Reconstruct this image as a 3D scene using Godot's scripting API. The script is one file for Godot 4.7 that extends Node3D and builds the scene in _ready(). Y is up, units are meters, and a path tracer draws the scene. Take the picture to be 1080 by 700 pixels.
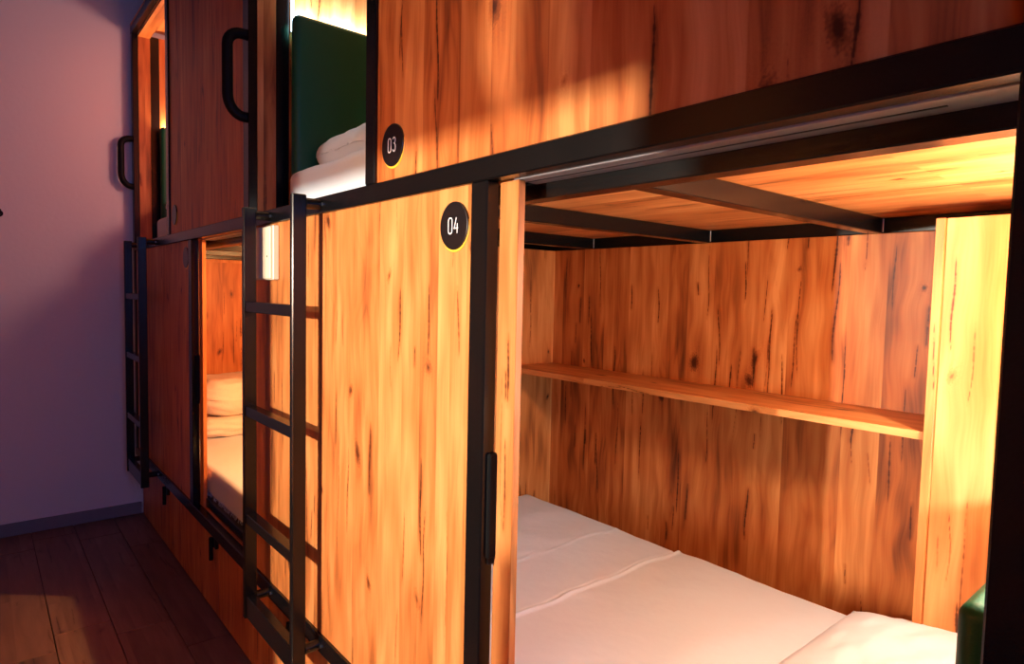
extends Node3D
# A two-tier row of wooden sleeping pods along an aisle. x runs along the row (away from the viewer is negative), y is up, the pod fronts stand in the plane z = 0 and the aisle is z > 0.

const ROW_END := -4.40      # far end of the row
const WALL_X := -4.42       # white end wall
const NEAR_WALL := 1.40
const DEEP := -1.10         # face of the back panels
const BEAM0 := 1.608
const BEAM1 := 1.652
const RAIL0 := 0.375
const RAIL1 := 0.425
const TOP0 := 2.87
const TOP1 := 2.915
const FACING := 1.35        # front of the row across the aisle

var M := {}
var taken := {}

# ------------------------------------------------------------------ helpers
func numbered(called: String) -> String:
	if not taken.has(called):
		taken[called] = 0
		return called
	taken[called] += 1
	return "%s_%03d" % [called, taken[called]]

func thing(called: String, label: String, category: String, at := Vector3.ZERO, group := "") -> Node3D:
	var o := Node3D.new()
	o.name = numbered(called)
	add_child(o)
	o.position = at
	o.set_meta("label", label)
	o.set_meta("category", category)
	if group != "":
		o.set_meta("group", group)
	return o

func fresh() -> SurfaceTool:
	var st := SurfaceTool.new()
	st.begin(Mesh.PRIMITIVE_TRIANGLES)
	return st

func obj(called: String, st: SurfaceTool, m: Material, parent: Node = self) -> MeshInstance3D:
	var o := MeshInstance3D.new()
	o.name = called
	o.mesh = st.commit()
	o.material_override = m
	o.cast_shadow = GeometryInstance3D.SHADOW_CASTING_SETTING_ON
	parent.add_child(o, true)
	return o

func struct(called: String, st: SurfaceTool, m: Material, label: String, category: String) -> MeshInstance3D:
	var o := obj(called, st, m)
	o.set_meta("kind", "structure")
	o.set_meta("label", label)
	o.set_meta("category", category)
	return o

# one flat polygon, wound to face along n
func poly(st: SurfaceTool, p: Array, n: Vector3, grain: int, shift: Vector2):
	var fn: Vector3 = (p[1] - p[0]).cross(p[2] - p[0])
	var q := p.duplicate()
	if fn.dot(n) > 0.0:
		q.reverse()
	var an := n.abs()
	var g := grain
	var big := 0
	if an.y > an.x and an.y > an.z: big = 1
	elif an.z > an.x: big = 2
	if g == big: g = (big + 1) % 3
	var across := 3 - g - big
	for k in range(1, q.size() - 1):
		for v in [q[0], q[k], q[k + 1]]:
			st.set_normal(n)
			st.set_uv(Vector2(v[across] / 1.2, v[g] / 2.4) + shift)
			st.add_vertex(v)

# a box with chamfered edges; grain: 0, 1 or 2 for the axis along which the wood runs
func bx(st: SurfaceTool, a: Vector3, b: Vector3, bevel := 0.0015, grain := 1, shift := Vector2.ZERO):
	var lo := Vector3(minf(a.x, b.x), minf(a.y, b.y), minf(a.z, b.z))
	var hi := Vector3(maxf(a.x, b.x), maxf(a.y, b.y), maxf(a.z, b.z))
	var c := (lo + hi) / 2
	var h := (hi - lo) / 2
	var e := minf(bevel, minf(h.x, minf(h.y, h.z)) * 0.45)
	var at := func(s: Array, ax: int) -> Vector3:
		var v := Vector3.ZERO
		for i in 3:
			v[i] = c[i] + s[i] * (h[i] if i == ax else h[i] - e)
		return v
	for ax in 3:
		var i := (ax + 1) % 3
		var j := (ax + 2) % 3
		for s in [-1, 1]:
			var n := Vector3.ZERO
			n[ax] = s
			var face := []
			for k in [[-1, -1], [1, -1], [1, 1], [-1, 1]]:
				var sg := [0, 0, 0]
				sg[ax] = s; sg[i] = k[0]; sg[j] = k[1]
				face.append(at.call(sg, ax))
			poly(st, face, n, grain, shift)
		for s in [-1, 1]:
			for t in [-1, 1]:
				var n := Vector3.ZERO
				n[i] = s; n[j] = t
				var s0 := [0, 0, 0]; s0[ax] = -1; s0[i] = s; s0[j] = t
				var s1 := [0, 0, 0]; s1[ax] = 1; s1[i] = s; s1[j] = t
				poly(st, [at.call(s0, i), at.call(s1, i), at.call(s1, j), at.call(s0, j)], n.normalized(), grain, shift)
	for sx in [-1, 1]:
		for sy in [-1, 1]:
			for sz in [-1, 1]:
				var s := [sx, sy, sz]
				poly(st, [at.call(s, 0), at.call(s, 1), at.call(s, 2)], Vector3(sx, sy, sz).normalized(), grain, shift)

func box(called: String, a: Vector3, b: Vector3, m: Material, parent: Node, bevel := 0.0015, grain := 1, shift := Vector2.ZERO) -> MeshInstance3D:
	var st := fresh()
	bx(st, a, b, bevel, grain, shift)
	return obj(called, st, m, parent)

# a round bar swept along points
func tube(st: SurfaceTool, pts: PackedVector3Array, r: float, sides := 14, flat := 1.0, up := Vector3.UP):
	var rings := []
	for i in pts.size():
		var d: Vector3 = pts[mini(i + 1, pts.size() - 1)] - pts[maxi(i - 1, 0)]
		d = d.normalized()
		var u := up
		if absf(d.dot(u)) > 0.95: u = Vector3.RIGHT
		var side := d.cross(u).normalized()
		var w := side.cross(d).normalized()
		var ring := []
		for k in sides:
			var t := TAU * k / sides
			ring.append(pts[i] + side * cos(t) * r * flat + w * sin(t) * r)
		rings.append(ring)
	st.set_smooth_group(0)
	for i in rings.size() - 1:
		for k in sides:
			var k2 := (k + 1) % sides
			for v in [rings[i][k], rings[i + 1][k2], rings[i][k2], rings[i][k], rings[i + 1][k], rings[i + 1][k2]]:
				st.add_vertex(v)
	st.set_smooth_group(1)
	for e in [0, rings.size() - 1]:
		for k in sides:
			var k2 := (k + 1) % sides
			for v in ([pts[e], rings[e][k], rings[e][k2]] if e == 0 else [pts[e], rings[e][k2], rings[e][k]]):
				st.add_vertex(v)

func tubed(called: String, pts: PackedVector3Array, r: float, m: Material, parent: Node, sides := 14, flat := 1.0, up := Vector3.UP) -> MeshInstance3D:
	var st := fresh()
	tube(st, pts, r, sides, flat, up)
	st.generate_normals()
	return obj(called, st, m, parent)

# a round disc whose axis is z, with a rounded rim
func disc(called: String, at: Vector3, r: float, deep: float, m: Material, parent: Node) -> MeshInstance3D:
	var st := fresh()
	var prof := [[0.0, deep], [r - 0.0015, deep], [r - 0.0004, deep - 0.0004], [r, deep - 0.0015], [r, 0.0], [0.0, 0.0]]
	var n := 48
	for i in prof.size() - 1:
		st.set_smooth_group(i + 1)
		for k in n:
			var q := []
			for w in [[i, k], [i + 1, k], [i + 1, k + 1], [i, k + 1]]:
				var t: float = TAU * w[1] / n
				q.append(Vector3(prof[w[0]][0] * cos(t), prof[w[0]][0] * sin(t), prof[w[0]][1]))
			for v in [q[0], q[2], q[1], q[0], q[3], q[2]]:
				st.add_vertex(v)
	st.generate_normals()
	var o := obj(called, st, m, parent)
	o.position = at
	return o

func steps(a: float, b: float, n: int) -> PackedFloat32Array:
	var p := PackedFloat32Array()
	for i in n + 1:
		p.append(lerpf(a, b, float(i) / n))
	return p

# a soft box: rounded edges of radius r, its surface moved by bend(p, n) -> p. cuts: grid positions along x, y, z
func soft(called: String, size: Vector3, r: float, cuts: Array, m: Material, parent: Node, bend: Callable) -> MeshInstance3D:
	var st := fresh()
	st.set_smooth_group(0)
	var h := size / 2
	var inner := h - Vector3(r, r, r)
	var round_off := func(q: Vector3) -> Vector3:
		var k := q.clamp(-inner, inner)
		var d := q - k
		var n := d.normalized() if d.length() > 1e-7 else Vector3.UP
		return bend.call(k + n * r, n)
	for ax in 3:
		var i := (ax + 1) % 3
		var j := (ax + 2) % 3
		var ci: PackedFloat32Array = cuts[i]
		var cj: PackedFloat32Array = cuts[j]
		for s in [-1, 1]:
			var grid := []
			for a in ci:
				var row := []
				for b in cj:
					var q := Vector3.ZERO
					q[ax] = s * h[ax]; q[i] = a; q[j] = b
					row.append([round_off.call(q), q])
				grid.append(row)
			for a in ci.size() - 1:
				for b in cj.size() - 1:
					var w := [grid[a][b], grid[a + 1][b], grid[a + 1][b + 1], grid[a][b + 1]]
					var order := [0, 2, 1, 0, 3, 2] if s > 0 else [0, 1, 2, 0, 2, 3]
					for k in order:
						var q: Vector3 = w[k][1]
						st.set_uv(Vector2(q[i], q[j]) * 2.0)
						st.add_vertex(w[k][0])
	st.generate_normals()
	return obj(called, st, m, parent)

# grid positions that crowd into the rounded ends
func cuts(h: float, r: float, n: int, extra := PackedFloat32Array()) -> PackedFloat32Array:
	var p := PackedFloat32Array()
	for k in 5:
		p.append(-h + r * 2.0 * k / 5.0 * 0.5)
		p.append(h - r * 2.0 * k / 5.0 * 0.5)
	p.append_array(steps(-h + r, h - r, n))
	p.append_array(extra)
	p.sort()
	var q := PackedFloat32Array()
	for v in p:
		if q.is_empty() or v - q[q.size() - 1] > 1e-4:
			q.append(v)
	return q

# a stroke of lettering in the xy plane: flat strip along points, a little proud of its plate
func stroke(st: SurfaceTool, pts: Array, w: float, deep: float, closed := false):
	var n := pts.size()
	var left := []
	var right := []
	for i in n:
		var a: Vector2 = pts[(i - 1 + n) % n] if closed else pts[maxi(i - 1, 0)]
		var b: Vector2 = pts[(i + 1) % n] if closed else pts[mini(i + 1, n - 1)]
		var c: Vector2 = pts[i]
		var d1 := (c - a).normalized()
		var d2 := (b - c).normalized()
		if c == a: d1 = d2
		if c == b: d2 = d1
		var d := (d1 + d2).normalized()
		var side := Vector2(-d.y, d.x) * (w / 2) / maxf(0.5, d.dot(d1))
		left.append(c + side)
		right.append(c - side)
	var v := func(p: Vector2, z: float) -> Vector3: return Vector3(p.x, p.y, z)
	for i in (n if closed else n - 1):
		var j := (i + 1) % n
		var quad := [v.call(left[i], deep), v.call(left[j], deep), v.call(right[j], deep), v.call(right[i], deep)]
		poly(st, quad, Vector3.BACK, 1, Vector2.ZERO)
		for e in [[left[i], left[j], 1.0], [right[i], right[j], -1.0]]:
			var dd: Vector2 = (e[1] - e[0]).normalized()
			poly(st, [v.call(e[0], 0.0), v.call(e[1], 0.0), v.call(e[1], deep), v.call(e[0], deep)], Vector3(-dd.y, dd.x, 0) * e[2], 1, Vector2.ZERO)

func digit(st: SurfaceTool, ch: String, x: float, w: float, h: float, t: float):
	var hw := w / 2
	var hh := h / 2
	var off := Vector2(x, 0)
	if ch == "0":
		var p := []
		for k in 4:
			var corner := Vector2(hw - hw * 0.9, hh - hw * 0.9) * Vector2([1, -1, -1, 1][k], [1, 1, -1, -1][k])
			for s in 6:
				var a := PI / 2 * (k + s / 5.0)
				p.append(off + corner + Vector2(cos(a), sin(a)) * hw * 0.9)
		stroke(st, p, t, 0.0006, true)
	elif ch == "4":
		stroke(st, [off + Vector2(hw * 0.1, hh), off + Vector2(-hw, -hh * 0.35), off + Vector2(hw * 1.1, -hh * 0.35)], t, 0.0006)
		stroke(st, [off + Vector2(hw * 0.55, hh * 0.25), off + Vector2(hw * 0.55, -hh)], t, 0.0006)
	elif ch == "3":
		var p := []
		for s in 9:
			var a := lerpf(PI * 0.85, -PI * 0.5, s / 8.0)
			p.append(off + Vector2(0, hh - hw) + Vector2(cos(a) * hw * 0.92, sin(a) * hw) + Vector2(-hw * 0.05, 0))
		p[8] = off + Vector2(-hw * 0.2, hh - 2 * hw + 0.0003)
		var r2 := (2 * hh - 2 * hw) / 2
		for s in 9:
			var a := lerpf(PI * 0.5, -PI * 0.85, s / 8.0)
			p.append(off + Vector2(0, -hh + r2) + Vector2(cos(a) * hw, sin(a) * r2))
		stroke(st, p, t, 0.0006)

# ------------------------------------------------------------------ materials
func plain(c: Color, rough: float, metal := 0.0, spec := 0.5) -> StandardMaterial3D:
	var m := StandardMaterial3D.new()
	m.albedo_color = c
	m.roughness = rough
	m.metallic = metal
	m.metallic_specular = spec
	return m

func noise(sd: int, freq: float, oct := 3) -> FastNoiseLite:
	var f := FastNoiseLite.new()
	f.seed = sd
	f.noise_type = FastNoiseLite.TYPE_SIMPLEX
	f.frequency = freq
	f.fractal_octaves = oct
	return f

# printed oak decor: strips of boards, streaks, cracks and knots; the picture covers 1.2 m across and 2.4 m along the grain
func oak(sd: int, dark: Color, mid: Color, light: Color, contrast := 1.0, cracks := 80) -> ImageTexture:
	var W := 720
	var L := 1440
	var rng := RandomNumberGenerator.new()
	rng.seed = sd
	var n1 := noise(sd + 1, 1.0, 3)
	var n2 := noise(sd + 2, 1.0, 2)
	var n3 := noise(sd + 3, 1.0, 2)
	var tone := PackedFloat32Array()
	tone.resize(W * L)
	# boards
	var edges := [0.0]
	while edges[-1] < 1.12:
		edges.append(edges[-1] + rng.randf_range(0.045, 0.12))
	edges[-1] = 1.2
	var base := []
	var kind := []
	for i in edges.size():
		base.append(rng.randf_range(0.50, 0.80))
		kind.append(rng.randf())
	var bi := 0
	for x in W:
		var u := x * 1.2 / W
		while bi < edges.size() - 2 and u > edges[bi + 1]: bi += 1
		var mid_u: float = (edges[bi] + edges[bi + 1]) / 2
		var half: float = (edges[bi + 1] - edges[bi]) / 2
		var near_edge := minf(u - edges[bi], edges[bi + 1] - u)
		var b: float = base[bi]
		var sh := bi * 7.3
		for y in L:
			var v := y * 2.4 / L
			var uw := u + 0.010 * n3.get_noise_2d(u * 6.0 + 40.0, v * 3.0)
			var t := b + 0.18 * n1.get_noise_2d(uw * 18.0 + sh, v * 1.7 + sh) + 0.05 * n2.get_noise_2d(uw * 130.0 + sh, v * 3.5)
			t += 0.16 * n3.get_noise_2d(u * 9.0 + sh, v * 2.2 + sh * 3.0)
			if kind[bi] > 0.45:
				var wob := n3.get_noise_2d(u * 4.0, v * 2.2 + sh) * 1.6
				var q := absf(u - mid_u) / half
				t -= 0.07 * pow(0.5 + 0.5 * sin(q * 9.0 + v * 5.0 + wob * 5.0), 3.0) * (1.0 - q * 0.5)
			if near_edge < 0.002: t -= 0.03
			tone[y * W + x] = t
	# cracks along the grain
	var smooth_n := noise(sd + 9, 1.0, 1)
	for c in cracks:
		var u0 := rng.randf() * 1.2
		var v0 := rng.randf() * 2.4
		var ln := rng.randf_range(0.05, 0.34)
		var wd := rng.randf_range(0.0007, 0.0020)
		var dp := rng.randf_range(0.3, 0.85)
		var lean := rng.randf_range(-0.05, 0.05)
		var rows := int(ln * L / 2.4)
		for k in rows:
			var f := float(k) / rows
			var y := posmod(int(v0 * L / 2.4) + k, L)
			var uu := u0 + lean * ln * f + 0.0045 * smooth_n.get_noise_2d(c * 31.0, f * ln * 4.0)
			var hw := wd * (0.25 + sin(PI * f)) * (0.75 + 0.5 * n2.get_noise_2d(c * 17.0, k * 0.09))
			var halo := 0.004 + 2.0 * wd
			var x0 := int(floor((uu - halo * 2.0) * W / 1.2))
			for x in range(x0, x0 + int(ceil(halo * 4.0 * W / 1.2)) + 2):
				var du := absf((x + 0.5) * 1.2 / W - uu)
				var d := du / hw
				var g := du / halo
				tone[y * W + posmod(x, W)] -= (dp * exp(-d * d) + 0.22 * dp * exp(-g * g)) * minf(1.0, sin(PI * f) * 2.5)
	# knots, drawn out along the grain
	for c in 20:
		var u0 := rng.randf() * 1.2
		var v0 := rng.randf() * 2.4
		var r := rng.randf_range(0.004, 0.013)
		var tall := rng.randf_range(1.3, 2.6)
		var dp := rng.randf_range(0.3, 0.75)
		var ang := rng.randf_range(-0.5, 0.5)
		var nx := int(r * 5 * W / 1.2)
		var ny := int(r * 5 * tall * L / 2.4)
		for iy in range(-ny, ny + 1):
			for ix in range(-nx, nx + 1):
				var p := Vector2(ix * 1.2 / W, iy * 2.4 / L).rotated(ang)
				var d := Vector2(p.x / r, p.y / (r * tall)).length() * (1.0 + 0.35 * n1.get_noise_2d(ix * 0.25 + c * 9, iy * 0.2))
				var y := posmod(int(v0 * L / 2.4) + iy, L)
				var x := posmod(int(u0 * W / 1.2) + ix, W)
				tone[y * W + x] -= dp * exp(-d * d * 1.2) + 0.10 * exp(-d * d * 0.12) * (0.5 + 0.5 * cos(d * 5.0))
	var bytes := PackedByteArray()
	bytes.resize(W * L * 3)
	for i in W * L:
		var t := clampf(0.55 + (tone[i] - 0.55) * contrast, 0.0, 1.0)
		var c: Color = dark.lerp(mid, t / 0.5) if t < 0.5 else mid.lerp(light, (t - 0.5) / 0.5)
		bytes[i * 3] = c.r8
		bytes[i * 3 + 1] = c.g8
		bytes[i * 3 + 2] = c.b8
	return ImageTexture.create_from_image(Image.create_from_data(W, L, false, Image.FORMAT_RGB8, bytes))

func noise_tex(sd: int, freq: float, ramp: Array, size := 512, bump := 0.0) -> NoiseTexture2D:
	var t := NoiseTexture2D.new()
	t.width = size
	t.height = size
	t.seamless = true
	t.noise = noise(sd, freq, 5)
	if bump > 0.0:
		t.as_normal_map = true
		t.bump_strength = bump
	else:
		var g := Gradient.new()
		g.set_color(0, ramp[0])
		g.set_color(1, ramp[1])
		t.color_ramp = g
	return t

func glow(c: Color, e: float) -> StandardMaterial3D:
	var m := plain(c, 0.6)
	m.emission_enabled = true
	m.emission = c
	m.emission_energy_multiplier = e
	return m

func make_materials():
	M.oak = plain(Color.WHITE, 0.42, 0.0, 0.35)
	M.oak.albedo_texture = oak(11, Color(0.31, 0.145, 0.065), Color(0.73, 0.43, 0.22), Color(0.865, 0.60, 0.365))
	M.oak_shaded = plain(Color.WHITE, 0.42, 0.0, 0.35)  # same oak decor, the dim back wall's shade put into darker, redder colours
	M.oak_shaded.albedo_texture = oak(29, Color(0.27, 0.105, 0.045), Color(0.68, 0.36, 0.165), Color(0.85, 0.555, 0.315), 1.2, 105)
	M.oak_floor = plain(Color.WHITE, 0.38, 0.0, 0.4)
	M.oak_floor.albedo_texture = oak(47, Color(0.22, 0.15, 0.12), Color(0.43, 0.32, 0.26), Color(0.55, 0.43, 0.36), 0.7)
	M.black = plain(Color(0.050, 0.045, 0.050), 0.24, 0.0, 0.45)
	M.black.normal_enabled = true
	M.black.normal_texture = noise_tex(3, 0.09, [], 256, 1.2)
	M.black.normal_scale = 0.12
	M.black.uv1_triplanar = true
	M.black.uv1_scale = Vector3(9, 9, 9)
	M.rubber = plain(Color(0.028, 0.028, 0.032), 0.6, 0.0, 0.3)
	M.alu = plain(Color(0.56, 0.55, 0.57), 0.38, 0.35)
	M.steel = plain(Color(0.75, 0.75, 0.76), 0.3, 1.0)
	M.slot = plain(Color(0.12, 0.11, 0.12), 0.5, 0.5)
	M.sheet = plain(Color(0.85, 0.885, 0.93), 0.85, 0.0, 0.2)
	M.sheet.normal_enabled = true
	M.sheet.normal_texture = noise_tex(8, 0.02, [], 512, 3.0)
	M.sheet.normal_scale = 0.16
	M.sheet.uv1_triplanar = true
	M.sheet.uv1_scale = Vector3(1.7, 1.7, 1.7)
	M.linen = plain(Color(0.88, 0.84, 0.80), 0.9, 0.0, 0.2)
	M.linen.normal_enabled = true
	M.linen.normal_texture = noise_tex(9, 0.05, [], 512, 5.0)
	M.linen.normal_scale = 0.5
	M.linen.uv1_triplanar = true
	M.linen.uv1_scale = Vector3(2.5, 9, 2.5)
	M.green = plain(Color(0.020, 0.36, 0.25), 0.42, 0.0, 0.5)
	M.green.normal_enabled = true
	M.green.normal_texture = noise_tex(5, 0.12, [], 256, 2.0)
	M.green.normal_scale = 0.15
	M.green.uv1_triplanar = true
	M.green.uv1_scale = Vector3(6, 6, 6)
	M.wall = plain(Color(0.86, 0.85, 0.85), 0.8, 0.0, 0.25)
	M.wall.normal_enabled = true
	M.wall.normal_texture = noise_tex(6, 0.03, [], 512, 3.0)
	M.wall.normal_scale = 0.12
	M.wall.uv1_triplanar = true
	M.wall.uv1_scale = Vector3(1.5, 1.5, 1.5)
	M.chestnut = plain(Color(0.52, 0.35, 0.22), 0.6, 0.0, 0.3)
	M.walnut = plain(Color(0.64, 0.39, 0.20), 0.55, 0.0, 0.3)
	M.dark_ceiling = plain(Color(0.26, 0.25, 0.27), 0.8, 0.0, 0.25)
	M.skirting = plain(Color(0.46, 0.47, 0.50), 0.55)
	M.grout = plain(Color(0.10, 0.075, 0.065), 0.8)
	M.plate = plain(Color(0.085, 0.065, 0.075), 0.3)
	M.rim_yellow = plain(Color(0.95, 0.72, 0.22), 0.4)
	M.letter = plain(Color(0.93, 0.92, 0.92), 0.5)
	M.cream = plain(Color(0.90, 0.86, 0.76), 0.5)

# ------------------------------------------------------------------ lamps
func area_light(parent: Node, at: Vector3, towards: Vector3, size: Vector2, c: Color, e: float):
	var l := AreaLight3D.new()
	l.name = "light"
	l.area_size = size
	l.light_color = c
	l.light_energy = e
	l.shadow_enabled = true
	l.area_range = 12.0
	l.area_attenuation = 2.0
	parent.add_child(l, true)
	l.position = at
	var up := Vector3.UP if absf(towards.normalized().y) < 0.7 else Vector3.RIGHT
	l.basis = Basis.looking_at(towards.normalized(), up)

# a small round reading lamp: a black base plate, a stem and a glowing globe that gives light all round
func reading_lamp(at: Vector3, mount: Vector3, c: Color, e: float, label: String, size := 0.02):
	var t := thing("reading_lamp", label, "lamp", at, "reading lamps inside the pods")
	var stem := PackedVector3Array([mount, mount * 0.3])
	tubed("stem", stem, 0.007, M.black, t)
	tubed("base", PackedVector3Array([mount * 0.995, mount * 0.86]), 0.03, M.black, t, 20)
	var st := fresh()
	var s := SphereMesh.new()
	s.radius = size + 0.002
	s.height = 2 * size + 0.004
	s.radial_segments = 20
	s.rings = 10
	st.append_from(s, 0, Transform3D.IDENTITY)
	obj("lamp_globe", st, glow(c, 6.0 if size < 0.05 else 0.8), t)
	var l := OmniLight3D.new()
	l.name = "light"
	l.light_color = c
	l.light_energy = e
	l.light_size = size
	l.omni_range = 12.0
	l.omni_attenuation = 2.0
	l.shadow_enabled = true
	t.add_child(l, true)

# ------------------------------------------------------------------ the place
func _ready():
	make_camera()
	make_materials()
	make_lights()
	make_room()
	make_frame()
	make_pods()
	make_facing_row()
	make_ladders()
	make_drawers()
	make_beds()
	make_small_things()

func make_camera():
	var cam := Camera3D.new()
	cam.name = "camera"
	add_child(cam)
	cam.position = Vector3(0, 1.40, 0.72)
	cam.rotation_order = EULER_ORDER_YXZ
	cam.rotation_degrees = Vector3(-3.41820, 49.97060, 1.24827)
	cam.fov = 55.0505
	cam.keep_aspect = Camera3D.KEEP_HEIGHT
	cam.near = 0.02
	cam.current = true
	var w := WorldEnvironment.new()
	w.name = "environment"
	var e := Environment.new()
	e.background_mode = Environment.BG_COLOR
	e.background_color = Color(0.0, 0.0, 0.0)
	e.tonemap_mode = Environment.TONE_MAPPER_LINEAR
	e.tonemap_exposure = 1.0
	e.sdfgi_enabled = true
	e.ssao_enabled = true
	e.ssil_enabled = true
	w.environment = e
	add_child(w)

func make_lights():
	# dusk through the window in the wall behind the viewer, along the aisle
	area_light(self, Vector3(NEAR_WALL - 0.03, 1.7, 0.72), Vector3(-1, 0, 0), Vector2(0.9, 1.1), Color(0.42, 0.58, 1.0), 2.4)

func make_room():
	var st := fresh()
	bx(st, Vector3(WALL_X - 0.12, -0.10, -1.40), Vector3(WALL_X, 3.4, 2.60), 0.0)
	struct("wall_left", st, M.wall, "plain white plaster wall at the far end of the aisle", "wall")
	st = fresh()
	bx(st, Vector3(WALL_X - 0.12, -0.10, -1.40), Vector3(NEAR_WALL, 3.4, -1.28), 0.0)
	struct("wall_back", st, M.wall, "white wall behind the row of sleeping pods", "wall")
	st = fresh()
	bx(st, Vector3(WALL_X - 0.12, -0.10, 2.48), Vector3(NEAR_WALL, 3.4, 2.60), 0.0)
	struct("wall_front", st, M.wall, "white wall behind the facing row of pods", "wall")
	st = fresh()
	var win := [0.27, 1.17, 1.15, 2.25]
	bx(st, Vector3(NEAR_WALL, -0.10, -1.40), Vector3(NEAR_WALL + 0.12, 3.4, win[0]), 0.0)
	bx(st, Vector3(NEAR_WALL, -0.10, win[1]), Vector3(NEAR_WALL + 0.12, 3.4, 2.60), 0.0)
	bx(st, Vector3(NEAR_WALL, -0.10, win[0]), Vector3(NEAR_WALL + 0.12, win[2], win[1]), 0.0)
	bx(st, Vector3(NEAR_WALL, win[3], win[0]), Vector3(NEAR_WALL + 0.12, 3.4, win[1]), 0.0)
	struct("wall_right", st, M.wall, "white wall with a window at the near end of the aisle", "wall")
	st = fresh()
	bx(st, Vector3(NEAR_WALL + 0.04, win[2], win[0]), Vector3(NEAR_WALL + 0.05, win[3], win[1]), 0.0)
	var wn := struct("window_1", st, glow(Color(0.42, 0.58, 1.0), 0.4), "window with blue dusk behind it at the near end of the aisle", "window")
	for a in [[win[2], win[2] + 0.05, win[0], win[1]], [win[3] - 0.05, win[3], win[0], win[1]], [win[2], win[3], win[0], win[0] + 0.05], [win[2], win[3], win[1] - 0.05, win[1]]]:
		box("window_frame", Vector3(NEAR_WALL + 0.02, a[0], a[2]), Vector3(NEAR_WALL + 0.07, a[1], a[3]), M.wall, wn)
	st = fresh()
	bx(st, Vector3(WALL_X - 0.12, 3.4, -1.40), Vector3(NEAR_WALL + 0.12, 3.50, 2.60), 0.0)
	struct("ceiling", st, M.dark_ceiling, "dark painted ceiling above the aisle", "ceiling")
	# floor: boards laid along the aisle on a dark bed
	st = fresh()
	bx(st, Vector3(WALL_X - 0.12, -0.10, -1.40), Vector3(NEAR_WALL + 0.12, -0.006, 2.60), 0.0)
	var fl := struct("floor", st, M.grout, "floor of long brown wooden boards laid along the aisle", "floor")
	var rng := RandomNumberGenerator.new()
	rng.seed = 5
	var z := -0.075
	var row := 0
	while z < FACING + 0.2:
		var x := WALL_X - rng.randf_range(0.1, 1.1)
		while x < NEAR_WALL:
			var x1 := x + 1.22
			var a := maxf(x, WALL_X) + 0.0012
			var b := minf(x1, NEAR_WALL) - 0.0012
			if b > a + 0.02:
				box("plank", Vector3(a, -0.012, z + 0.0012), Vector3(b, 0.0 - rng.randf() * 0.0006, z + 0.196), M.oak_floor, fl, 0.0015, 0, Vector2(rng.randf(), rng.randf()))
			x = x1
		z += 0.1975
		row += 1
	st = fresh()
	bx(st, Vector3(WALL_X, 0.0, -0.03), Vector3(WALL_X + 0.012, 0.072, FACING), 0.003)
	struct("baseboard_left", st, M.skirting, "low grey baseboard along the white end wall", "baseboard")

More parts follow.
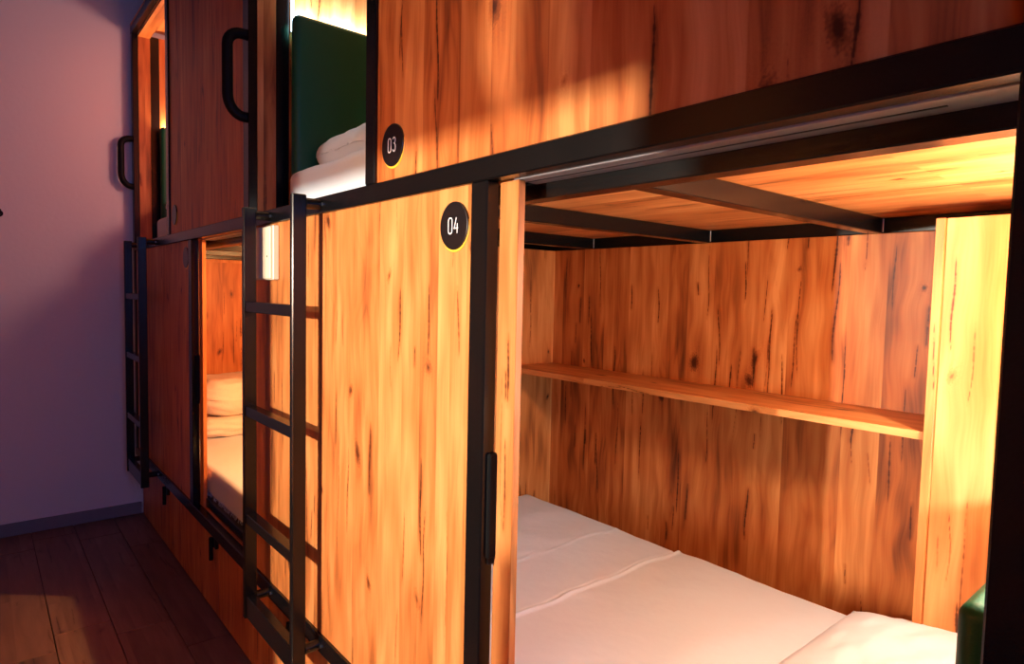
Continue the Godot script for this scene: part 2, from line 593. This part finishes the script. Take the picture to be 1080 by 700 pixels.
func make_frame():
	var t := thing("bunk_frame", "black steel frame carrying both tiers of wooden sleeping pods", "bunk bed")  # only the steel frame; pods and mattresses are separate objects
	var R := -0.098
	# posts: x0, x1, y0, y1
	for p in [[-0.158, R, RAIL0, TOP0], [-2.335, -2.275, RAIL0, TOP0], [ROW_END, -4.35, RAIL0, TOP0],
			[-0.987, -0.937, RAIL1, BEAM0], [-3.105, -3.05, RAIL1, BEAM0], [-1.420, -1.374, BEAM1, TOP0], [-3.515, -3.46, BEAM1, TOP0]]:
		box("post", Vector3(p[0], p[2], 0.0), Vector3(p[1], p[3], -0.03), M.black, t, 0.0025)
	for y in [[RAIL0, RAIL1], [BEAM0, BEAM1], [TOP0, TOP1]]:
		box("beam", Vector3(ROW_END, y[0], 0.001), Vector3(R, y[1], -0.031), M.black, t, 0.0025)
	for x in [-3.64, -2.76, -1.88, -1.0]:
		for z in [-0.10, -1.08]:
			box("leg", Vector3(x - 0.018, 0.0, z - 0.02), Vector3(x + 0.018, RAIL0 + 0.005, z + 0.02), M.black, t, 0.002)
		box("floor_bearer", Vector3(x - 0.018, RAIL0 - 0.03, -0.03), Vector3(x + 0.018, RAIL0 + 0.002, -1.08), M.black, t, 0.002)
	# inner uprights beside the upper openings
	for x in [-2.275, -4.35]:
		box("inner_post", Vector3(x - 0.05, BEAM1, -0.093), Vector3(x, TOP0, -0.14), M.black, t, 0.002)
	for x in [-1.42, -3.515]:
		box("inner_post", Vector3(x - 0.012, BEAM1, -0.035), Vector3(x + 0.02, TOP0, -0.075), M.black, t, 0.002)
	# welded bed base of the upper tier
	box("bed_rail", Vector3(ROW_END, 1.579, -0.092), Vector3(R, 1.619, -0.132), M.black, t, 0.002)
	box("bed_rail", Vector3(ROW_END, 1.579, -1.10), Vector3(R, 1.619, -1.14), M.black, t, 0.002)
	for x in [-0.667, -1.180, -1.690, -2.29, -2.80, -3.30, -3.80, -4.31]:
		box("cross_bar", Vector3(x - 0.035, 1.579, -0.13), Vector3(x, 1.619, -1.102), M.black, t, 0.002)
	for x in [-0.667, -1.180, -1.690]:
		tubed("weld", PackedVector3Array([Vector3(x + 0.001, 1.583, -1.099), Vector3(x + 0.001, 1.617, -1.099)]), 0.0016, M.steel, t, 8)
	# base of the lower tier
	box("bed_rail", Vector3(ROW_END, RAIL0, -1.06), Vector3(R, RAIL1, -1.10), M.black, t, 0.002)
	box("bed_rail", Vector3(ROW_END, RAIL1, -0.040), Vector3(R, 0.463, -0.075), M.black, t, 0.002)
	# grab handles at the climbing side of the upper openings
	for x in [-2.303, -4.372]:
		var y0 := 1.985
		var y1 := 2.262
		var out := 0.060
		var pts := PackedVector3Array()
		pts.append(Vector3(x, y1, 0.0))
		for k in 7:
			var a := PI / 2 * k / 6.0
			pts.append(Vector3(x, y1 - 0.045 + cos(a) * 0.045, out - 0.045 + sin(a) * 0.045))
		for k in 9:
			var a := PI / 2 * k / 8.0
			pts.append(Vector3(x, y0 + 0.07 - sin(a) * 0.07, out - 0.055 + cos(a) * 0.055))
		pts.append(Vector3(x, y0, 0.0))
		tubed("grab_handle", pts, 0.0175, M.rubber, t, 16, 1.0, Vector3.RIGHT)
	# striker plates where the blinds close against the post
	for x in [-0.937, -3.05]:
		var s := box("striker_plate", Vector3(x - 0.004, 0.895, -0.012), Vector3(x + 0.008, 1.098, -0.034), M.rubber, t, 0.003)
		box("striker_catch", Vector3(x - 0.002, 0.882, -0.016), Vector3(x + 0.005, 0.896, -0.03), M.rubber, s, 0.001)

func number_plate(parent: Node, at: Vector3, digits: String):
	var p := disc("number_plate", at, 0.0475, 0.005, M.plate, parent)
	p.set_meta("label", "round black number plate with a thin yellow rim")
	disc("rim", Vector3(0, -0.0035, -0.001), 0.0485, 0.003, M.rim_yellow, p)  # slightly larger yellow disc behind the plate, set a little lower
	if digits != "":
		for k in 2:
			var st := fresh()
			digit(st, digits[k], (k - 0.5) * 0.0205, 0.0130, 0.0310, 0.0023)
			obj("numeral", st, M.letter, p).position = Vector3(0, 0, 0.005)

func curtain_track(parent: Node, x0: float, x1: float, y: float):
	var tr := box("curtain_track", Vector3(x0, y - 0.002, -0.032), Vector3(x1, y + 0.012, -0.090), M.alu, parent, 0.001)
	tr.set_meta("label", "slim aluminium curtain track under the beam")
	box("track_slot", Vector3(x0, y - 0.0026, -0.058), Vector3(x1 - 0.07, y + 0.001, -0.063), M.slot, tr, 0.0003)
	box("end_stop", Vector3(x1 - 0.008, y - 0.006, -0.05), Vector3(x1, y + 0.001, -0.07), M.black, tr, 0.001)

func make_headboard(parent: Node, x0: float, x1: float, y0: float, y1: float, z0: float, z1: float):
	var s := Vector3(x1 - x0, y1 - y0, absf(z1 - z0))
	var o := soft("headboard", s, 0.018, [cuts(s.x / 2, 0.018, 2), cuts(s.y / 2, 0.018, 8), cuts(s.z / 2, 0.018, 12)], M.green, parent, func(p, _n): return p)
	o.position = Vector3((x0 + x1) / 2, (y0 + y1) / 2, (z0 + z1) / 2)
	o.set_meta("label", "dark green upholstered headboard")

func led_strip(at0: Vector3, at1: Vector3, facing: Vector3, c: Color, e: float, g: float, label: String):
	var t := thing("led_strip", label, "lamp", (at0 + at1) / 2, "light strips behind the headboards")
	var h := (at1 - at0).abs() / 2
	var upright := h.y > h.z
	if upright:
		box("channel", -h, h - Vector3(h.x, 0, 0), M.alu, t, 0.0005)
		box("lamp_diffuser", Vector3(0.0002, -h.y + 0.002, -h.z), Vector3(h.x, h.y - 0.002, h.z), glow(c, g), t, 0.001)
		area_light(t, facing * 0.012, facing, Vector2(0.012, 2 * h.y), c, e)
	else:
		box("channel", -h - Vector3(0, 0.007, 0), h + Vector3(0, 0.0005, 0), M.alu, t, 0.0005)
		box("lamp_diffuser", Vector3(-h.x, 0.0007, -h.z + 0.002), Vector3(h.x, 0.007, h.z - 0.002), glow(c, g), t, 0.001)
		area_light(t, facing * 0.012 + Vector3(0, 0.004, 0), facing, Vector2(2 * h.z, 0.012), c, e)

func make_pods():
	var w: StandardMaterial3D = M.oak
	# ---- lower pod with plate 04
	var p := thing("sleeping_pod", "lower oak sleeping pod marked 04 with a long shelf on its back panel", "sleeping pod", Vector3.ZERO, "sleeping pods of the row")
	var f := box("front_panel", Vector3(-2.275, RAIL1, -0.008), Vector3(-0.987, BEAM0, -0.026), w, p, 0.0015, 1, Vector2(0.13, 0.1))
	number_plate(f, Vector3(-1.048, 1.532, -0.008), "04")
	box("jamb_strip", Vector3(-0.936, RAIL1, -0.030), Vector3(-0.882, BEAM0 - 0.002, -0.046), w, p, 0.0012, 1, Vector2(0.4, 0.3))
	box("back_panel", Vector3(-1.918, RAIL1, DEEP), Vector3(-0.10, 1.579, DEEP - 0.018), M.oak_shaded, p, 0.001, 1, Vector2(0.62, 0.05))
	box("end_panel", Vector3(-1.918, RAIL1, -0.14), Vector3(-1.900, 1.579, DEEP), w, p, 0.001, 1, Vector2(0.2, 0.31))
	box("end_panel", Vector3(-0.098, RAIL1, -0.031), Vector3(-0.080, 1.579, DEEP), w, p, 0.001, 1, Vector2(0.7, 0.1))
	box("shelf", Vector3(-1.900, 1.101, DEEP), Vector3(-0.469, 1.120, -0.852), w, p, 0.001, 0, Vector2(0.35, 0.62))
	var col := box("storage_column", Vector3(-0.450, RAIL1, -0.846), Vector3(-0.098, 1.579, DEEP), w, p, 0.001, 1, Vector2(0.9, 0.2))
	box("column_edge", Vector3(-0.468, RAIL1, -0.838), Vector3(-0.450, 1.579, DEEP), w, col, 0.001, 1, Vector2(0.05, 0.28))
	for a in [[-0.667, -0.098], [-1.180, -0.667], [-1.690, -1.180], [-2.30, -1.690]]:
		box("ceiling_board", Vector3(a[0] - 0.016, 1.620, -0.10), Vector3(a[1] - 0.018, 1.636, -1.13), w, p, 0.001, 0, Vector2(a[0] * 0.37, 0.3 + a[0] * 0.21))
	box("base_board", Vector3(-2.28, RAIL1 - 0.02, -0.032), Vector3(-0.10, RAIL1, DEEP), w, p, 0.001, 0)
	make_headboard(p, -0.213, -0.158, RAIL1, 1.06, -0.13, -0.835)
	curtain_track(p, -0.90, -0.16, BEAM0)
	# ---- lower pod at the end wall
	p = thing("sleeping_pod", "lower oak sleeping pod by the white end wall with folded bedding inside", "sleeping pod", Vector3.ZERO, "sleeping pods of the row")
	f = box("front_panel", Vector3(-4.35, RAIL1, -0.008), Vector3(-3.105, BEAM0, -0.026), w, p, 0.0015, 1, Vector2(0.71, 0.2))
	number_plate(f, Vector3(-3.166, 1.532, -0.008), "")
	box("jamb_strip", Vector3(-3.049, RAIL1, -0.030), Vector3(-2.995, BEAM0 - 0.002, -0.046), w, p, 0.0012, 1, Vector2(0.55, 0.3))
	box("back_panel", Vector3(-4.36, RAIL1, DEEP), Vector3(-2.295, 1.579, DEEP - 0.018), w, p, 0.001, 1, Vector2(0.31, 0.15))
	box("end_panel", Vector3(-4.375, RAIL1, -0.14), Vector3(-4.350, 1.579, DEEP), w, p, 0.001, 1, Vector2(0.15, 0.35))
	box("end_panel", Vector3(-2.295, RAIL1, -0.031), Vector3(-2.277, 1.579, DEEP), w, p, 0.001, 1, Vector2(0.33, 0.25))
	for a in [[-2.80, -2.30], [-3.30, -2.80], [-3.80, -3.30], [-4.31, -3.80]]:
		box("ceiling_board", Vector3(a[0] - 0.016, 1.620, -0.10), Vector3(a[1] - 0.018, 1.636, -1.13), w, p, 0.001, 0, Vector2(a[0] * 0.33, 0.1 + a[0] * 0.27))
	box("base_board", Vector3(-4.37, RAIL1 - 0.02, -0.032), Vector3(-2.30, RAIL1, DEEP), w, p, 0.001, 0)
	make_headboard(p, -2.395, -2.345, RAIL1, 1.06, -0.13, -1.07)
	curtain_track(p, -3.03, -2.34, BEAM0)
	# ---- upper pod with plate 03
	p = thing("sleeping_pod", "upper oak sleeping pod marked 03 with a green headboard in its opening", "sleeping pod", Vector3.ZERO, "sleeping pods of the row")
	f = box("front_panel", Vector3(-1.374, BEAM1, -0.008), Vector3(-0.158, TOP0, -0.026), M.oak_shaded, p, 0.0015, 1, Vector2(0.44, 0.35))
	number_plate(f, Vector3(-1.296, 1.729, -0.008), "03")
	box("jamb_strip", Vector3(-2.293, BEAM1, -0.030), Vector3(-2.2745, TOP0, -0.093), w, p, 0.001, 1, Vector2(0.25, 0.38))
	box("head_jamb", Vector3(-2.275, TOP0 - 0.016, -0.030), Vector3(-1.43, TOP0, -0.093), w, p, 0.001, 0, Vector2(0.25, 0.2))
	box("end_panel", Vector3(-2.293, BEAM1 - 0.012, -0.14), Vector3(-2.275, TOP0, DEEP), w, p, 0.001, 1, Vector2(0.85, 0.38))
	box("end_panel", Vector3(-0.098, BEAM1 - 0.012, -0.031), Vector3(-0.080, TOP0, DEEP), w, p, 0.001, 1, Vector2(0.85, 0.38))
	box("back_panel", Vector3(-2.293, BEAM1 - 0.012, DEEP), Vector3(-0.08, TOP0, DEEP - 0.018), w, p, 0.001, 1, Vector2(0.85, 0.38))
	box("ceiling_board", Vector3(-2.30, TOP1, -0.0), Vector3(-0.08, TOP1 + 0.016, DEEP - 0.018), w, p, 0.001, 0, Vector2(0.15, 0.3))
	make_headboard(p, -2.243, -2.190, 1.64, 2.34, -0.13, -1.07)
	# ---- upper pod at the end wall
	p = thing("sleeping_pod", "upper oak sleeping pod whose narrow opening meets the white end wall", "sleeping pod", Vector3.ZERO, "sleeping pods of the row")
	f = box("front_panel", Vector3(-3.46, BEAM1, -0.008), Vector3(-2.335, TOP0, -0.026), w, p, 0.0015, 1, Vector2(0.92, 0.41))
	number_plate(f, Vector3(-3.375, 1.740, -0.008), "")
	box("jamb_strip", Vector3(-4.375, BEAM1, -0.030), Vector3(-4.3495, TOP0, -0.093), w, p, 0.001, 1, Vector2(0.5, 0.38))
	box("head_jamb", Vector3(-4.35, TOP0 - 0.016, -0.030), Vector3(-3.525, TOP0, -0.093), w, p, 0.001, 0, Vector2(0.25, 0.2))
	box("end_panel", Vector3(-4.375, BEAM1 - 0.012, -0.14), Vector3(-4.350, TOP0, DEEP), w, p, 0.001, 1, Vector2(0.15, 0.3))
	box("end_panel", Vector3(-2.335, BEAM1 - 0.012, -0.031), Vector3(-2.317, TOP0, DEEP), w, p, 0.001, 1, Vector2(0.55, 0.3))
	box("back_panel", Vector3(-4.375, BEAM1 - 0.012, DEEP), Vector3(-2.317, TOP0, DEEP - 0.018), w, p, 0.001, 1, Vector2(0.35, 0.3))
	box("ceiling_board", Vector3(-4.40, TOP1, 0.0), Vector3(-2.317, TOP1 + 0.016, DEEP - 0.018), w, p, 0.001, 0, Vector2(0.4, 0.3))
	make_headboard(p, -4.316, -4.265, 1.64, 2.34, -0.13, -1.07)
	# ---- their lamps
	var cool := Color(0.80, 0.92, 1.0)
	var warm := Color(1.0, 0.77, 0.50)
	led_strip(Vector3(-2.266, 2.325, -0.16), Vector3(-2.254, 2.325, -1.04), Vector3.UP, cool, 1.8, 14.0, "cool white light strip glowing behind the green headboard of pod 03")
	led_strip(Vector3(-2.2735, 2.30, -0.150), Vector3(-2.2615, 2.85, -0.142), Vector3(0.8, 0, -0.6), cool, 0.4, 14.0, "upright light strip in the corner beside the green headboard of pod 03")
	led_strip(Vector3(-4.341, 2.325, -0.16), Vector3(-4.329, 2.325, -1.04), Vector3.UP, Color(1.0, 0.8, 0.62), 1.2, 9.0, "light strip behind the headboard of the upper pod at the end wall")
	led_strip(Vector3(-0.116, 1.095, -0.16), Vector3(-0.104, 1.095, -0.82), Vector3(-0.8, -0.6, 0), Color(0.76, 0.96, 1.0), 0.8, 6.0, "light strip behind the headboard of pod 04")
	reading_lamp(Vector3(-0.15, 1.42, -0.52), Vector3(0.052, 0, 0), Color(1.0, 0.90, 0.78), 0.93, "small reading lamp on the head wall of pod 04", 0.045)
	reading_lamp(Vector3(-2.36, 1.42, -0.77), Vector3(0.065, 0, 0), warm, 2.2, "small reading lamp on the head wall of the lower pod by the end wall")
	reading_lamp(Vector3(-3.00, 2.45, -0.90), Vector3(0, 0, -0.20), Color(1.0, 0.74, 0.69), 0.95, "round globe lamp on the back panel of the upper pod by the end wall", 0.15)

# the row across the aisle: closed oak fronts, with two openings that let its lamps shine over
func make_facing_row():
	var t := thing("facing_bunk", "row of brown fronted sleeping pods across the aisle from the marked pods", "bunk bed")
	var z0 := FACING
	var z1 := FACING + 0.018
	var X0 := WALL_X
	var X1 := 0.90
	var low := [-1.478, -0.905]
	var up := [-1.60, -1.098]
	for a in [[X0, low[0]], [low[1], X1]]:
		box("front_panel", Vector3(a[0], RAIL1, z0), Vector3(a[1], BEAM0, z1), M.chestnut, t)
	for a in [[X0, up[0]], [up[1], X1]]:
		box("front_panel", Vector3(a[0], BEAM1, z0), Vector3(a[1], TOP0, z1), M.chestnut, t)
	box("added_light_blocker", Vector3(-1.03, RAIL1, z0), Vector3(low[1], 1.305, z1), M.chestnut, t)  # unseen board added to keep the facing lamp's light off the mattress
	for y in [[0.0, RAIL1], [BEAM0, BEAM1], [TOP0, 3.399]]:
		box("beam", Vector3(X0, y[0], z0 - 0.001), Vector3(X1, y[1], z0 + 0.03), M.black, t, 0.002)
	for y in [[RAIL1 - 0.02, RAIL1], [BEAM0 + 0.01, BEAM1 - 0.01], [TOP0, TOP0 + 0.016]]:
		box("bed_board", Vector3(X0, y[0], z0 + 0.03), Vector3(X1, y[1], 2.45), M.walnut, t, 0.001, 0)
	for x in [-2.3, -0.1, X1 - 0.018]:
		box("end_panel", Vector3(x, 0.0, z1), Vector3(x + 0.018, TOP0, 2.45), M.walnut, t)
	box("back_panel", Vector3(X0, 0.0, 2.45), Vector3(X1, TOP0, 2.468), M.walnut, t)
	reading_lamp(Vector3(-1.10, 1.545, 2.20), Vector3(0, 0, 0.25), Color(1.0, 0.965, 0.88), 10.5, "bright reading lamp in the lower pod across the aisle")
	reading_lamp(Vector3(-1.32, 2.20, 2.20), Vector3(0, 0, 0.25), Color(1.0, 0.93, 0.84), 1.5, "reading lamp in the upper pod across the aisle")
	# unseen spot lamp added to brighten a band on the front marked 03
	var sp := thing("added_spot_lamp", "small black spot lamp in the upper pod across the aisle", "lamp", Vector3(-1.24, 2.06, 2.20))
	var aim := (Vector3(-0.76, 1.88, 0.0) - sp.position).normalized()
	tubed("lamp_housing", PackedVector3Array([-aim * 0.05, aim * 0.012]), 0.022, M.black, sp, 20)
	tubed("stem", PackedVector3Array([-aim * 0.045, Vector3(0, 0.0, 0.25)]), 0.006, M.black, sp)
	tubed("lamp_lens", PackedVector3Array([aim * 0.0125, aim * 0.0145]), 0.018, glow(Color(1.0, 0.93, 0.8), 6.0), sp, 20)
	var l := SpotLight3D.new()
	l.name = "light"
	l.light_color = Color(1.0, 0.96, 0.90)
	l.light_energy = 7.0
	l.light_size = 0.02
	l.spot_angle = 6.5
	l.spot_angle_attenuation = 0.6
	l.spot_range = 12.0
	l.spot_attenuation = 2.0
	l.shadow_enabled = true
	sp.add_child(l, true)
	l.position = aim * 0.03
	l.basis = Basis.looking_at(aim, Vector3.UP)

func make_ladders():
	for a in [[-1.666, "black steel ladder with flat rungs in front of the panel marked 04"], [-3.765, "black steel ladder standing in the corner by the white end wall"]]:
		var t := thing("bunk_ladder", a[1], "ladder", Vector3(a[0], 0, 0), "ladders up to the upper pods")
		for x in [-0.020, -0.421]:
			box("rail", Vector3(x, 0.335, 0.043), Vector3(x + 0.02, 1.652, 0.082), M.black, t, 0.0025)
		for y in [1.342, 1.012, 0.665]:
			box("rung", Vector3(-0.401, y - 0.016, 0.046), Vector3(-0.020, y + 0.016, 0.079), M.black, t, 0.002)
		box("bottom_bar", Vector3(-0.401, 0.340, 0.050), Vector3(-0.020, 0.412, 0.078), M.black, t, 0.002)
		for x in [-0.020, -0.421]:
			for y in [1.630, 0.400]:
				var b := tubed("bracket", PackedVector3Array([Vector3(x + 0.01, y, 0.044), Vector3(x + 0.01, y, 0.0015)]), 0.0145, M.black, t)
				var s := tubed("bolt", PackedVector3Array([Vector3(x + 0.026, y, 0.004), Vector3(x + 0.026, y, 0.0015)]), 0.005, M.steel, b, 10)
				s.position = Vector3.ZERO

func make_drawers():
	var ed := [-4.36, -3.64, -2.76, -1.88, -1.0, -0.10]
	var lab := ["oak drawer front under the lower pod, touching the white end wall", "oak drawer front under the opening with folded bedding", "oak drawer front under the ladder of the pod marked 04", "oak drawer front under the panel marked 04", "oak drawer front under the open side of the pod marked 04"]
	for i in 5:
		var t := thing("under_bed_drawer", lab[i], "drawer", Vector3(ed[i + 1], 0, -0.03), "drawers under the lower pods")
		var w: float = ed[i + 1] - ed[i]
		box("drawer_front", Vector3(-w + 0.003, 0.012, 0.0), Vector3(-0.003, RAIL0 - 0.003, -0.018), M.oak, t, 0.0015, 1, Vector2(0.21 * i, 0.3 * i))
		box("drawer_box", Vector3(-w + 0.03, 0.02, -0.0185), Vector3(-0.03, 0.30, -0.60), M.oak, t, 0.001, 0)
		var pl := fresh()
		var pts := PackedVector3Array()
		for k in 9:
			pts.append(Vector3(-0.062, 0.345 - k * 0.012, 0.016))
		tube(pl, pts, 0.010, 12, 0.9, Vector3.RIGHT)
		pl.generate_normals()
		var pull := obj("pull", pl, M.rubber, t)
		pull.set_meta("label", "black hanging pull tab")
		box("latch", Vector3(-0.048, 0.310, 0.0), Vector3(-0.004, RAIL0 - 0.003, 0.014), M.black, t, 0.002)
		tubed("pull_pin", PackedVector3Array([Vector3(-0.062, 0.340, 0.0), Vector3(-0.062, 0.340, 0.02)]), 0.004, M.steel, t, 10)

func make_beds():
	var ns := noise(21, 1.0, 3)
	# lower mattress of pod 04: one fold across the sheet at x = -1.155 and a faint crease at x = -1.41
	var fold := PackedFloat32Array()
	for k in 26:
		fold.append(-1.155 - (-1.89 - 0.222) / 2 + (k - 13) * 0.003)
		fold.append(-1.410 - (-1.89 - 0.222) / 2 + (k - 13) * 0.003)
	mattress(Vector3(-1.89, 0.464, -0.968), Vector3(-0.222, 0.604, -0.062), "single mattress under a white sheet in the pod marked 04", fold, func(p: Vector3, n: Vector3) -> Vector3:
		if n.y < 0.5: return p
		var x := p.x + (-1.89 - 0.222) / 2
		var zz := p.z
		var bend := 0.012 * ns.get_noise_2d(zz * 3.0, 4.0)
		var d := x + 1.155 - bend
		var h := 0.0060 * exp(-pow(d / 0.009, 2.0)) - 0.0030 * exp(-pow((d + 0.015) / 0.005, 2.0)) + 0.004 * smoothstep(-0.006, 0.004, d)
		d = x + 1.41 - bend * 1.5
		h += 0.0014 * exp(-pow(d / 0.008, 2.0)) * smoothstep(-0.35, 0.1, ns.get_noise_2d(zz * 5.0, 9.0) + 0.2)
		h += 0.0035 * ns.get_noise_2d(x * 3.0, zz * 3.0) + 0.0010 * ns.get_noise_2d(x * 9.0 + zz * 6.0, zz * 3.0 + 7.0)
		return p + Vector3(0, h, 0))
	var plain_top := func(p: Vector3, n: Vector3) -> Vector3:
		return p + n * 0.004 * ns.get_noise_2d(p.x * 3.0 + 5.0, p.z * 3.0)
	var far := mattress(Vector3(-4.34, 0.464, -0.993), Vector3(-2.40, 0.590, -0.058), "white mattress in the lower pod by the end wall under folded bedding", PackedFloat32Array(), plain_top)
	mattress(Vector3(-2.186, 1.640, -1.04), Vector3(-0.20, 1.797, -0.100), "white mattress in the upper pod marked 03 before the green headboard", PackedFloat32Array(), plain_top)
	mattress(Vector3(-4.262, 1.640, -1.04), Vector3(-2.36, 1.797, -0.100), "white mattress in the upper pod by the white end wall", PackedFloat32Array(), plain_top)
	# loose threads along the lower hem of that sheet
	var st := fresh()
	var rng := RandomNumberGenerator.new()
	rng.seed = 77
	for k in 70:
		var x := lerpf(-3.06, -2.42, (k + rng.randf()) / 70.0) + 3.37
		var ln := rng.randf_range(0.006, 0.022)
		var top := Vector3(x, -0.042, 0.466)
		tube(st, PackedVector3Array([top, top + Vector3(rng.randf_range(-0.004, 0.004), -ln * 0.6, 0.004), top + Vector3(rng.randf_range(-0.01, 0.01), -ln, 0.003)]), 0.0009, 5)
	st.generate_normals()
	var fr := obj("fringe", st, M.sheet, far)
	fr.set_meta("kind", "stuff")
	# pillows
	pillow(Vector3(-0.425, 0.662, -0.60), Vector3(0.40, 0.125, 0.66), Vector3(0, 0, 8), "white pillow on the sheet of the pod marked 04", 3)
	soft_pillow(Vector3(-1.985, 1.862, -0.52), Vector3(0.40, 0.135, 0.68), "white pillow against the green headboard of the pod marked 03", 4)
	soft_pillow(Vector3(-4.06, 1.862, -0.50), Vector3(0.40, 0.135, 0.72), "white pillow against the headboard of the upper pod by the end wall", 5)
	# folded bedding in the far lower pod
	var rib := func(p: Vector3, n: Vector3) -> Vector3:
		return p + n * (0.005 * ns.get_noise_2d(p.x * 3.0 + p.z * 4.0, p.y * 34.0) + 0.006 * ns.get_noise_2d(p.x * 5.0, p.z * 5.0) + 0.0035 * sin(p.y * 150.0 + 4.0 * ns.get_noise_2d(p.x * 2.0 + 3.0, p.z * 3.0)))
	var b := soft("folded_blanket", Vector3(0.44, 0.10, 0.56), 0.045, [cuts(0.22, 0.045, 10), cuts(0.05, 0.045, 8), cuts(0.28, 0.045, 14)], M.linen, self, rib)
	b.position = Vector3(-3.80, 0.642, -0.46)
	b.set_meta("label", "folded white blanket, lower one of the stack in the far lower pod")
	b.set_meta("category", "blanket")
	b.name = numbered("folded_blanket")
	var c := soft("folded_quilt", Vector3(0.42, 0.21, 0.50), 0.10, [cuts(0.21, 0.10, 8), cuts(0.105, 0.10, 14), cuts(0.25, 0.10, 12)], M.linen, self, rib)
	c.position = Vector3(-3.81, 0.795, -0.43)
	c.set_meta("label", "thick folded white quilt with wrinkles on top of the folded blanket")
	c.set_meta("category", "quilt")
	c.name = numbered("folded_quilt")

func mattress(a: Vector3, b: Vector3, label: String, extra: PackedFloat32Array, bend: Callable) -> MeshInstance3D:
	var s := b - a
	var t := soft("mattress", s, 0.03, [cuts(s.x / 2, 0.03, 60, extra), cuts(s.y / 2, 0.03, 4), cuts(s.z / 2, 0.03, 36)], M.sheet, self, bend)
	t.position = (a + b) / 2
	t.name = numbered("mattress")
	t.set_meta("label", label)
	t.set_meta("category", "mattress")
	t.set_meta("group", "mattresses in the sleeping pods")
	return t

func pillow(at: Vector3, s: Vector3, turn: Vector3, label: String, sd: int):
	var ns := noise(sd, 1.0, 3)
	var st := fresh()
	st.set_smooth_group(0)
	var n := 44
	var at_uv := func(u: float, v: float, side: float) -> Vector3:
		var e := pow(maxf(0.0, 1.0 - pow(absf(u), 2.6)), 0.55) * pow(maxf(0.0, 1.0 - pow(absf(v), 2.6)), 0.55)
		var pin := 1.0 - 0.07 * (1.0 - absf(u * v)) * 0.0
		var x := u * (1.0 - 0.07 * (1.0 - v * v) * u * u) * pin
		var z := v * (1.0 - 0.07 * (1.0 - u * u) * v * v) * pin
		var wr := 0.10 * ns.get_noise_2d(u * 2.2 + side * 9.0, v * 2.2) * e
		var crease := 0.14 * e * ns.get_noise_2d(atan2(v, u) * 2.5 + 3.0, side * 3.0 + 0.6 * sqrt(u * u + v * v))
		return Vector3(x * s.x / 2, side * s.y / 2 * (e * (1.0 + wr) + crease * (u * u + v * v) * 0.5), z * s.z / 2)
	for side in [-1.0, 1.0]:
		for i in n:
			for j in n:
				var q := []
				for w in [[i, j], [i + 1, j], [i + 1, j + 1], [i, j + 1]]:
					q.append(at_uv.call(-1.0 + 2.0 * w[0] / n, -1.0 + 2.0 * w[1] / n, side))
				for k in ([0, 1, 2, 0, 2, 3] if side > 0 else [0, 2, 1, 0, 3, 2]):
					st.add_vertex(q[k])
	st.generate_normals()
	var o := obj(numbered("pillow"), st, M.sheet, self)
	o.position = at
	o.rotation_degrees = turn
	o.set_meta("label", label)
	o.set_meta("category", "pillow")
	o.set_meta("group", "pillows in the sleeping pods")

func soft_pillow(at: Vector3, s: Vector3, label: String, sd: int):
	var ns := noise(sd, 1.0, 2)
	var o := soft("pillow", s, 0.062, [cuts(s.x / 2, 0.062, 14), cuts(s.y / 2, 0.062, 4), cuts(s.z / 2, 0.062, 20)], M.sheet, self, func(p: Vector3, n: Vector3) -> Vector3:
		var e := (1.0 - pow(2 * p.x / s.x, 2.0)) * (1.0 - pow(2 * p.z / s.z, 2.0))
		return p + Vector3(0, signf(p.y) * (0.022 * e - 0.010), 0) * (1.0 if p.y > 0 else 0.3) + n * 0.008 * ns.get_noise_2d(p.x * 6.0, p.z * 6.0 + p.y * 4.0))
	o.position = at
	o.name = numbered("pillow")
	o.set_meta("label", label)
	o.set_meta("category", "pillow")
	o.set_meta("group", "pillows in the sleeping pods")

func make_small_things():
	var t := thing("control_box", "small cream wall box mounted high on the panel behind the ladder", "switch box", Vector3(-2.09, 1.513, -0.008))
	box("box_body", Vector3(-0.085, -0.085, 0.0), Vector3(0.082, 0.085, 0.020), M.cream, t, 0.003)
	box("cover", Vector3(-0.080, -0.081, 0.0202), Vector3(-0.012, 0.081, 0.028), M.cream, t, 0.003)
	box("cover", Vector3(0.004, -0.081, 0.0202), Vector3(0.078, 0.081, 0.028), M.cream, t, 0.003)
	disc("screw", Vector3(0.052, -0.012, 0.028), 0.0035, 0.001, M.rubber, t)
	t = thing("coat_hook", "small black coat hook on the white end wall", "hook", Vector3(WALL_X, 1.772, 0.622))
	tubed("base", PackedVector3Array([Vector3(0.0, 0, 0), Vector3(0.008, 0, 0)]), 0.018, M.rubber, t, 20)
	tubed("peg", PackedVector3Array([Vector3(0.008, 0, 0), Vector3(0.03, -0.004, 0), Vector3(0.05, 0.002, 0), Vector3(0.056, 0.018, 0)]), 0.008, M.rubber, t)
